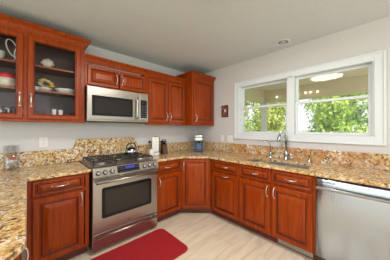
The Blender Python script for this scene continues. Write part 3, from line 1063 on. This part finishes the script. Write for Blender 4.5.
for s in (-1, 1):
    mb = MB()
    x0 = .052 if s < 0 else .066
    mb.tube([(s * x0, 0, .205), (s * (x0 + .022), 0, .205)], .008, 8)
    mb.tube([(s * (x0 + .022), 0, .205), (s * (x0 + .026), 0, .205), (s * (x0 + .050), 0, .205), (s * (x0 + .054), 0, .205)], [.016, .021, .021, .016], 14)
    mb.build('knob', M['black'], t)
mb = MB(); mb.box((-.045, -.045, .046), (.045, -.078, .052), .002); mb.build('drip_grid', M['black'], t)

t = thing('canister', 'small white lidded canister between the kettle and the white appliance', 'canister', (-1.232, -.300, CT1 + e))
mb = MB(); mb.lathe([(.030, 0), (.034, .004), (.034, .085), (.030, .090)], (0, 0, 0), 20); mb.build('jar', M['ceramic'], t)
mb = MB(); mb.lathe([(.031, .090), (.031, .098), (.010, .104), (.008, .112)], (0, 0, 0), 20); mb.build('lid', M['ceramic'], t)
t = thing('knife_block', 'dark brown block with black handles right of the white appliance', 'knife block', (-.945, -.20, CT1 + e), math.radians(-10))
mb = MB()
prof = [(-.05, 0), (.06, 0), (.03, .14), (-.05, .19)]
v0 = [mb.bm.verts.new((-.040, -y, z)) for y, z in prof]; v1 = [mb.bm.verts.new((.040, -y, z)) for y, z in prof]
mb.face(v0); mb.face(v1[::-1])
for i in range(4):
    j = (i + 1) % 4; mb.face([v0[i], v0[j], v1[j], v1[i]])
mb.build('block', M['brownbox'], t)
for i in range(3):
    for j in range(2):
        x = -.024 + i * .024; y = .020 - .035 * j; z = .1785 - .0225 * j
        mb = MB(); mb.tube([(x, y, z), (x, y - .024 * .7, z + .06)], [.006, .007], 8); mb.build('knife_handle', M['black'], t)

# glass jar with stones on the left counter
t = thing('glass_jar', 'clear glass cylinder jar on the left counter against the backsplash', 'jar', (-2.690, -.105, CT1 + e))
mb = MB(); mb.lathe([(.056, 0), (.058, .004), (.058, .245), (.0545, .245), (.0545, .010), (.050, .008)], (0, 0, 0), 32); mb.build('jar_glass', M['clear'], t)
rnd = random.Random(3)
stones = []
lay = [(0, .032), (1, .060), (2, .088)]
for L_, zc in lay:
    for k in range(5):
        a = k / 5 * 2 * PI + L_ * .6
        stones.append((.031 * math.cos(a), .031 * math.sin(a), zc - .004))
for i, (x, y, z) in enumerate(stones):
    mb = MB(); mb.ball((0, 0, 0), .0165, (1, .9, .80), 2)
    m = (M['ceramic'], M['cream'], M['cab_in'])[0 if i % 3 else 1]
    if i in (4, 11, 8): m = M['steel_d']
    o = mb.build('decorative_stone', m)
    o.location = (-2.690 + x, -.105 + y, CT1 + z)
    tag(o, 'pale or grey polished stone in the clear glass jar', 'stone', 'stones in the glass jar')
t = thing('red_ornament', 'small red ornament lying on the stones in the glass jar', 'ornament', (-2.686, -.115, CT1 + .118))
mb = MB(); mb.ball((0, 0, 0), .016, (1.5, .8, .9), 2); mb.ball((.018, -.006, .010), .010); mb.build('berries', M['red'], t)
mb = MB(); mb.tube([(.0, 0, .008), (-.012, .006, .028)], .002, 6); mb.build('stem', M['bark'], t)

# red mat
t = MB(); t.prism(rrect(-2.170, -1.275, -1.312, -.712, .075, 8), .0006, .014, 'z', .004)
tag(t.build('floor_mat', M['red_mat']), 'red rounded floor mat in front of the range', 'mat')

# ---------------------------------------------------------------- dishes behind the glass doors
Z1, Z2, Z3 = 1.403 + .0005, 1.690 + .0005, 1.943 + .0005
# looped wire ornament, upper shelf
t = thing('wire_ornament', 'white looped wire ornament on the top shelf behind the left glass door', 'ornament', (-2.672, -.200, Z3))
mb = MB(); mb.lathe([(.030, 0), (.030, .006), (.006, .010), (.004, .03)], (0, 0, 0), 16); mb.build('base', M['ceramic'], t)
mb = MB()
def loop(cx, cz, rx, rz_, tilt, n=20):
    return [(cx + (rx * math.cos(a)) * math.cos(tilt) - (rz_ * math.sin(a)) * math.sin(tilt), 0, cz + (rx * math.cos(a)) * math.sin(tilt) + (rz_ * math.sin(a)) * math.cos(tilt)) for a in [i / n * 2 * PI for i in range(n + 1)]]
mb.tube(loop(-.012, .135, .034, .085, .30), .0055, 8); mb.tube(loop(.022, .095, .018, .060, -.10), .0050, 8); mb.build('loops', M['ceramic'], t)
# seashell
t = thing('seashell', 'cream spiky seashell on the top shelf behind the right glass door', 'seashell', (-2.420, -.190, Z3))
mb = MB()
pts = []; rs = []
for i in range(12):
    pts.append((-.055 + i * .010, 0, .046 + .006 * math.sin(i * .9))); rs.append(max(.004, .038 * math.sin(PI * (i + .6) / 12.2) ** .8))
mb.tube(pts, rs, 12)
for i in range(7):
    x = -.035 + i * .012
    mb.tube([(x, 0, .065), (x + .003, -.004, .112 - .006 * abs(i - 3))], [.011, .002], 7)
mb.build('shell', M['cream'], t)
# bowl with red lid
t = thing('lidded_jar', 'patterned white jar with a red lid on the middle shelf, left glass door', 'jar', (-2.720, -.190, Z2))
mb = MB(); mb.lathe([(.040, 0), (.058, .010), (.066, .045), (.062, .080), (.056, .092)], (0, 0, 0), 28); mb.build('jar_body', M['cream'], t)
mb = MB(); mb.lathe([(.062, .0925), (.066, .100), (.060, .124), (.020, .136), (.012, .142), (.004, .146)], (0, 0, 0), 28); mb.build('lid', M['red'], t)
# small white cup and flower bowl
t = thing('flower_bowl', 'glass bowl heaped with yellow blossoms on the middle shelf', 'bowl', (-2.440, -.185, Z2))
mb = MB(); mb.lathe([(.030, 0), (.032, .004), (.050, .022), (.060, .042), (.057, .042), (.046, .024), (.026, .008)], (0, 0, 0), 28); mb.build('bowl', M['cream'], t)
rnd = random.Random(5)
for i in range(16):
    a = rnd.random() * 2 * PI; r = .064 * rnd.random() ** .5
    x, y, z = r * math.cos(a), r * math.sin(a), (.042) + .088 * (1 - (r / .07) ** 2) + rnd.uniform(-.004, .008)
    mb = MB(); mb.ball((x, y, z), .014, (1, 1, .7), 1)
    for k in range(5):
        b = k / 5 * 2 * PI
        mb.ball((x + .015 * math.cos(b), y + .015 * math.sin(b), z + .006), .010, (1, 1, .6), 1)
    mb.build('blossom', M['yellow'] if i % 3 else M['cream'], t)
t = thing('small_cup', 'small white cup left of the yellow blossoms on the middle shelf', 'cup', (-2.505, -.190, Z2))
mb = MB(); mb.lathe([(.014, 0), (.017, .004), (.022, .045), (.020, .045), (.015, .008)], (0, 0, 0), 20); mb.build('cup_bowl', M['ceramic'], t)
mb = MB(); mb.tube([(-.020, 0, .036), (-.032, 0, .034), (-.032, 0, .018), (-.018, 0, .014)], .003, 6); mb.build('handle', M['ceramic'], t)
t = thing('oval_dish', 'shallow white oval serving dish on the middle shelf, right glass door', 'dish', (-2.258, -.165, Z2))
mb = MB(); mb.lathe([(.055, 0), (.066, .004), (.094, .046), (.100, .056), (.096, .056), (.060, .010)], (0, 0, 0), 32)
for v in mb.bm.verts: v.co.y *= .72
mb.build('dish_body', M['ceramic'], t)
t = thing('white_bowl', 'white bowl on the top shelf at the left edge of the picture', 'bowl', (-2.785, -.190, Z3))
mb = MB(); mb.lathe([(.025, 0), (.028, .005), (.050, .045), (.055, .085), (.052, .085), (.045, .045), (.024, .010)], (0, 0, 0), 28); mb.build('bowl_body', M['ceramic'], t)
# mugs and glasses on the cabinet floor
def mug(x, y, label, m1, m2):
    t = thing('mug', label, 'mug', (x, y, Z1))
    mb = MB(); mb.lathe([(.030, 0), (.034, .004), (.036, .098), (.033, .098), (.030, .008)], (0, 0, 0), 24); mb.build('mug_body', m1, t)
    mb = MB(); mb.tube([(.034, 0, .084), (.056, 0, .080), (.058, 0, .044), (.033, 0, .030)], .006, 8); mb.build('handle', m2, t)
mug(-2.762, -.225, 'dark mug nearest the left edge on the glass cabinet floor', M['steel_d'], M['ceramic'])
mug(-2.662, -.225, 'dark mug with pale handle beside the door frame on the glass cabinet floor', M['black'], M['ceramic'])
first = None
for i, (x, y, h, r, mat) in enumerate(((-2.508, -.235, .085, .022, 'clear'), (-2.455, -.22, .080, .022, 'clear'), (-2.368, -.235, .100, .020, 'ceramic'), (-2.312, -.235, .096, .021, 'ceramic'), (-2.256, -.235, .080, .021, 'clear'), (-2.206, -.235, .080, .020, 'clear'))):
    mb = MB(); mb.lathe([(r * .8, 0), (r * .82, .003), (r, h), (r - .0025, h), (r * .7, .006)], (0, 0, 0), 20)
    o = mb.build('drinking_glass' if mat == 'clear' else 'white_tumbler', M[mat])
    o.location = (x, y, Z1)
    lab = {0: 'small clear glass just right of the middle stile on the cabinet floor', 1: 'small clear glass, second from the middle stile on the cabinet floor',
           2: 'white tumbler on the cabinet floor, left one of the pair', 3: 'white tumbler on the cabinet floor, right one of the pair',
           4: 'small clear glass just right of the white tumblers on the cabinet floor', 5: 'small clear glass nearest the right end of the cabinet floor'}[i]
    tag(o, lab, 'glass' if mat == 'clear' else 'tumbler', 'small glasses on the glass cabinet floor' if mat == 'clear' else 'white tumblers on the glass cabinet floor')

# ---------------------------------------------------------------- wall plates, picture, recessed light
def plate(loc, rz, label, w, kinds, cat):
    t = thing('wall_plate' if cat != 'outlet' else 'outlet', label, cat, loc, rz)
    mb = MB(); mb.box((-w / 2, -.0005, -.058), (w / 2, -.006, .058), .002); mb.build('cover_plate', M['plate'], t)
    n = len(kinds)
    for i, k in enumerate(kinds):
        x = (i - (n - 1) / 2) * .046
        if k == 'o':
            for s in (-1, 1):
                mb = MB(); mb.lathe([(.017, 0), (.017, .002), (.015, .003)], (x, -.006, s * .020), 20, '-y'); so = mb.build('socket', M['plate'], t)
                mb = MB()
                for dx in (-.006, .006): mb.box((x + dx - .001, -.0088, s * .020 - .002), (x + dx + .001, -.0094, s * .020 + .007))
                mb.lathe([(.0022, 0), (.0022, .0006)], (x, -.0088, s * .020 - .008), 8, '-y')
                mb.build('slots', M['darkgrey'], so)
        else:
            mb = MB(); mb.box((x - .016, -.006, -.033), (x + .016, -.0095, .033), .002); mb.build('rocker', M['plate'], t)
plate((-2.440, 0, 1.142), 0, 'white double outlet plate on the wall above the left counter', .078, 'o', 'outlet')
plate((0, -.672, 1.118), RW, 'narrow white switch plate below the small picture', .074, 's', 'switch')
plate((0, -.846, 1.118), RW, 'wide white plate just left of the window casing', .118, 'os', 'outlet')

t = thing('small_picture', 'tiny dark red framed picture hanging left of the window', 'picture', (0, -.738, 1.610), RW)
mb = MB()
for a, b in (((-.072, -.001, -.105), (-.050, -.020, .105)), ((.050, -.001, -.105), (.072, -.020, .105)), ((-.050, -.001, .083), (.050, -.020, .105)), ((-.050, -.001, -.105), (.050, -.020, -.083))):
    mb.box(a, b, .003)
mb.build('frame', M['frame_dark'], t)
mb = MB(); mb.box((-.050, -.001, -.083), (.050, -.010, .083)); mb.build('backing', M['art'], t)
mb = MB(); mb.ball((.004, -.010, .012), .024, (.8, .25, 1.2), 2); mb.build('pale_motif', M['cream'], t)

t = thing('recessed_light', 'round recessed ceiling light above the window', 'ceiling light', (-.212, -1.825, CEIL))
mb = MB(); mb.lathe([(.086, -.001), (.086, -.006), (.066, -.010), (.062, -.002), (.062, -.0012)], (0, 0, 0), 32); mb.build('trim_ring', M['white'], t)
mb = MB(); mb.lathe([(.062, -.0008), (.062, -.0025), (.0, -.0025)], (0, 0, 0), 32); mb.build('dark_recess', M['steel_d'], t)
mb = MB(); mb.lathe([(.036, -.0026), (.034, -.008), (.0, -.011)], (0, 0, 0), 24); mb.build('bulb_face', M['nickel'], t)

LX, LY = -1.655, -1.925
t = thing('ceiling_light', 'round flush ceiling light at the top edge of the picture', 'ceiling light', (LX, LY, CEIL))
mb = MB(); mb.lathe([(.290, -.001), (.290, -.030), (.280, -.036)], (0, 0, 0), 40); mb.build('rim', M['white'], t)
mb = MB(); mb.lathe([(.279, -.0362), (.270, -.045), (.20, -.056), (.10, -.062), (.0, -.064)], (0, 0, 0), 40); mb.build('lens', M['lamp_lens'], t)
lamp('ceiling_light_glow', 'AREA', (LX, LY, CEIL - .068), (0, 0, 0), 34, (1, .94, .86), shape='DISK', size=.54)

# ---------------------------------------------------------------- outside
mb = MB(); mb.box((-40, -40, -.40), (60, 60, -.30)); o = struct('ground', mb, M['lawn'])
mb = MB(); mb.box((.162, -6, -.2995), (3.6, 1.2, -.15)); o = struct('patio_slab', mb, M['deck'])
# patio cover
t = thing('patio_cover', 'beige patio roof with beams outside the window', 'patio cover')
mb = MB(); mb.box((.162, -6, 2.50), (3.55, .22, 2.60)); mb.build('patio_ceiling', M['patio'], t)
mb = MB(); mb.box((2.90, -6, 2.125), (3.06, .06, 2.50), .004); mb.build('front_beam', M['patio_beam'], t)
mb = MB(); mb.box((.162, -.10, 2.125), (2.90, .06, 2.50), .004); mb.build('side_beam', M['patio_beam'], t)
t = thing('porch_column', 'pale porch column holding the corner of the patio roof', 'column', (2.98, -.055, -.15))
mb = MB(); mb.box((-.10, -.10, 0), (.10, .10, .18), .006); mb.build('column_base', M['column'], t)
mb = MB(); mb.box((-.075, -.075, .18), (.075, .075, 2.16), .008); mb.build('shaft', M['column'], t)
mb = MB(); mb.box((-.10, -.10, 2.16), (.10, .10, 2.272), .006); mb.build('capital', M['column'], t)
lamp('patio_fill_lamp', 'POINT', (1.6, -3.9, 1.60), (0, 0, 0), 40, (1, .92, .80), shadow_soft_size=.15)  # added fill lamp, no fixture behind it; brightens the shaded patio
# string of bulbs along the inside of the front beam
mb = MB(); wires = []
BP = [(2.865, -.50, 2.27), (2.865, -1.08, 2.262), (2.865, -1.27, 2.285), (2.865, -1.39, 2.285), (2.865, -1.55, 2.275)]
mb.tube([(2.885, -.42, 2.33)] + [(x, y, z + .040) for x, y, z in BP] + [(2.885, -1.75, 2.33)], .003, 6)
tag(mb.build('string_light_cable', M['patio']), 'thin cable of the string lights along the patio beam', 'cable')
names = ['lone glowing bulb of the string lights, seen through the left window', 'leftmost bulb of the string lights seen through the right window', 'second bulb from the left seen through the right window', 'third bulb from the left seen through the right window', 'rightmost bulb of the string lights seen through the right window']
for (x, y, z), lab in zip(BP, names):
    t = thing('string_light_bulb', lab, 'light bulb', (x, y, z), 0, 'bulbs of the patio string lights')
    mb = MB(); mb.lathe([(.010, .036), (.010, .018)], (0, 0, 0), 10); mb.build('socket', M['darkgrey'], t)
    mb = MB(); mb.lathe([(.008, .018), (.020, .004), (.022, -.010), (.014, -.026), (.0, -.031)], (0, 0, 0), 16); mb.build('bulb', M['bulb'], t)

# trees and shrubs
def tree(name, label, cat, x, y, h, cr, ch, mat, n, leaf, seed, group='trees beyond the patio', blobs=9):
    rnd = random.Random(seed)
    t = thing(name, label, cat, (x, y, -.30), 0, group)
    mb = MB()
    base = max(.15, h - ch)
    mb.tube([(0, 0, 0), (.03, .02, base * .5), (-.02, .01, base), (0, 0, h * .8)], [.10, .08, .06, .02], 8)
    cs = []
    for i in range(blobs):
        a = rnd.random() * 2 * PI; r = cr * .62 * rnd.random() ** .5
        z = base + ch * (.12 + .76 * rnd.random())
        k = 1 - .45 * abs((z - base) / ch - .45)
        cs.append((Vector((r * math.cos(a) * k, r * math.sin(a) * k, z)), cr * rnd.uniform(.36, .56)))
        mb.tube([(0, 0, base + (z - base) * .3), cs[-1][0]], [.035, .008], 6)
    mb.build('trunk', M['bark'], t)
    mb = MB()
    for i in range(n):
        c, r = cs[rnd.randrange(blobs)]
        d = Vector((rnd.gauss(0, 1), rnd.gauss(0, 1), rnd.gauss(0, .85))).normalized()
        p = c + d * r * rnd.uniform(.55, 1.0)
        p.z = max(.03, p.z)
        nrm = (d + Vector((rnd.uniform(-1, 1), rnd.uniform(-1, 1), rnd.uniform(-.4, 1.2)))).normalized()
        u = nrm.orthogonal().normalized()
        u = Matrix.Rotation(rnd.random() * 2 * PI, 3, nrm) @ u
        w = nrm.cross(u)
        s = leaf * rnd.uniform(.6, 1.3)
        a, b, c2, d2 = p - u * s, p + w * s * .45 + nrm * s * .12, p + u * s, p - w * s * .45 + nrm * s * .12
        mb.face([mb.bm.verts.new(q) for q in (a, b, c2, d2)])
    mb.build('foliage', mat, t, True)
tree('leafy_tree', 'bushy bright green tree filling most of the right window', 'tree', 7.6, -1.3, 4.6, 1.75, 4.2, M['leafA'], 5200, .10, 11, blobs=16)
tree('leafy_tree', 'green tree at the right edge of the right window', 'tree', 11.2, -4.6, 4.8, 1.9, 4.5, M['leafB'], 3800, .095, 12, blobs=13)
tree('leafy_tree', 'yellow-green tree at the left side of the right window', 'tree', 6.6, 1.25, 3.6, 1.10, 3.3, M['leafC'], 3200, .085, 13, blobs=12)
tree('leafy_tree', 'pale grey-green tree right of the porch column in the left window', 'tree', 7.4, 3.6, 4.0, 1.15, 3.7, M['leafD'], 3200, .085, 14, blobs=12)
tree('leafy_tree', 'yellow-green tree left of the porch column in the left window', 'tree', 8.8, 6.2, 4.4, 1.65, 4.0, M['leafC'], 4200, .09, 15, blobs=14)
tree('leafy_tree', 'tall dark tree farthest back, behind the bright green one', 'tree', 15.5, -.8, 6.4, 2.6, 5.4, M['leafB'], 4600, .15, 16, blobs=16)
tree('leafy_tree', 'far tree between the two windows, behind the yellow-green one', 'tree', 13.0, 4.4, 5.2, 2.4, 4.6, M['leafA'], 4200, .15, 17, blobs=16)
tree('leafy_tree', 'far tree at the left end of the left window', 'tree', 14.0, 9.5, 5.6, 2.6, 5.0, M['leafA'], 4200, .16, 18, blobs=16)
# pale shed
t = thing('garden_shed', 'pale garden building glimpsed low through the right window', 'shed', (10.2, .3, -.30))
mb = MB(); mb.box((0, -1.2, 0), (2.0, 1.4, 1.25)); mb.build('shed_walls', M['shed'], t)
mb = MB(); mb.prism([(-1.35, 1.25), (.1, 1.60), (1.55, 1.25)], -.1, 2.1, 'y')
for v in mb.bm.verts: v.co = Vector((v.co.y, v.co.x, v.co.z))
mb.build('shed_roof', M['shed'], t)
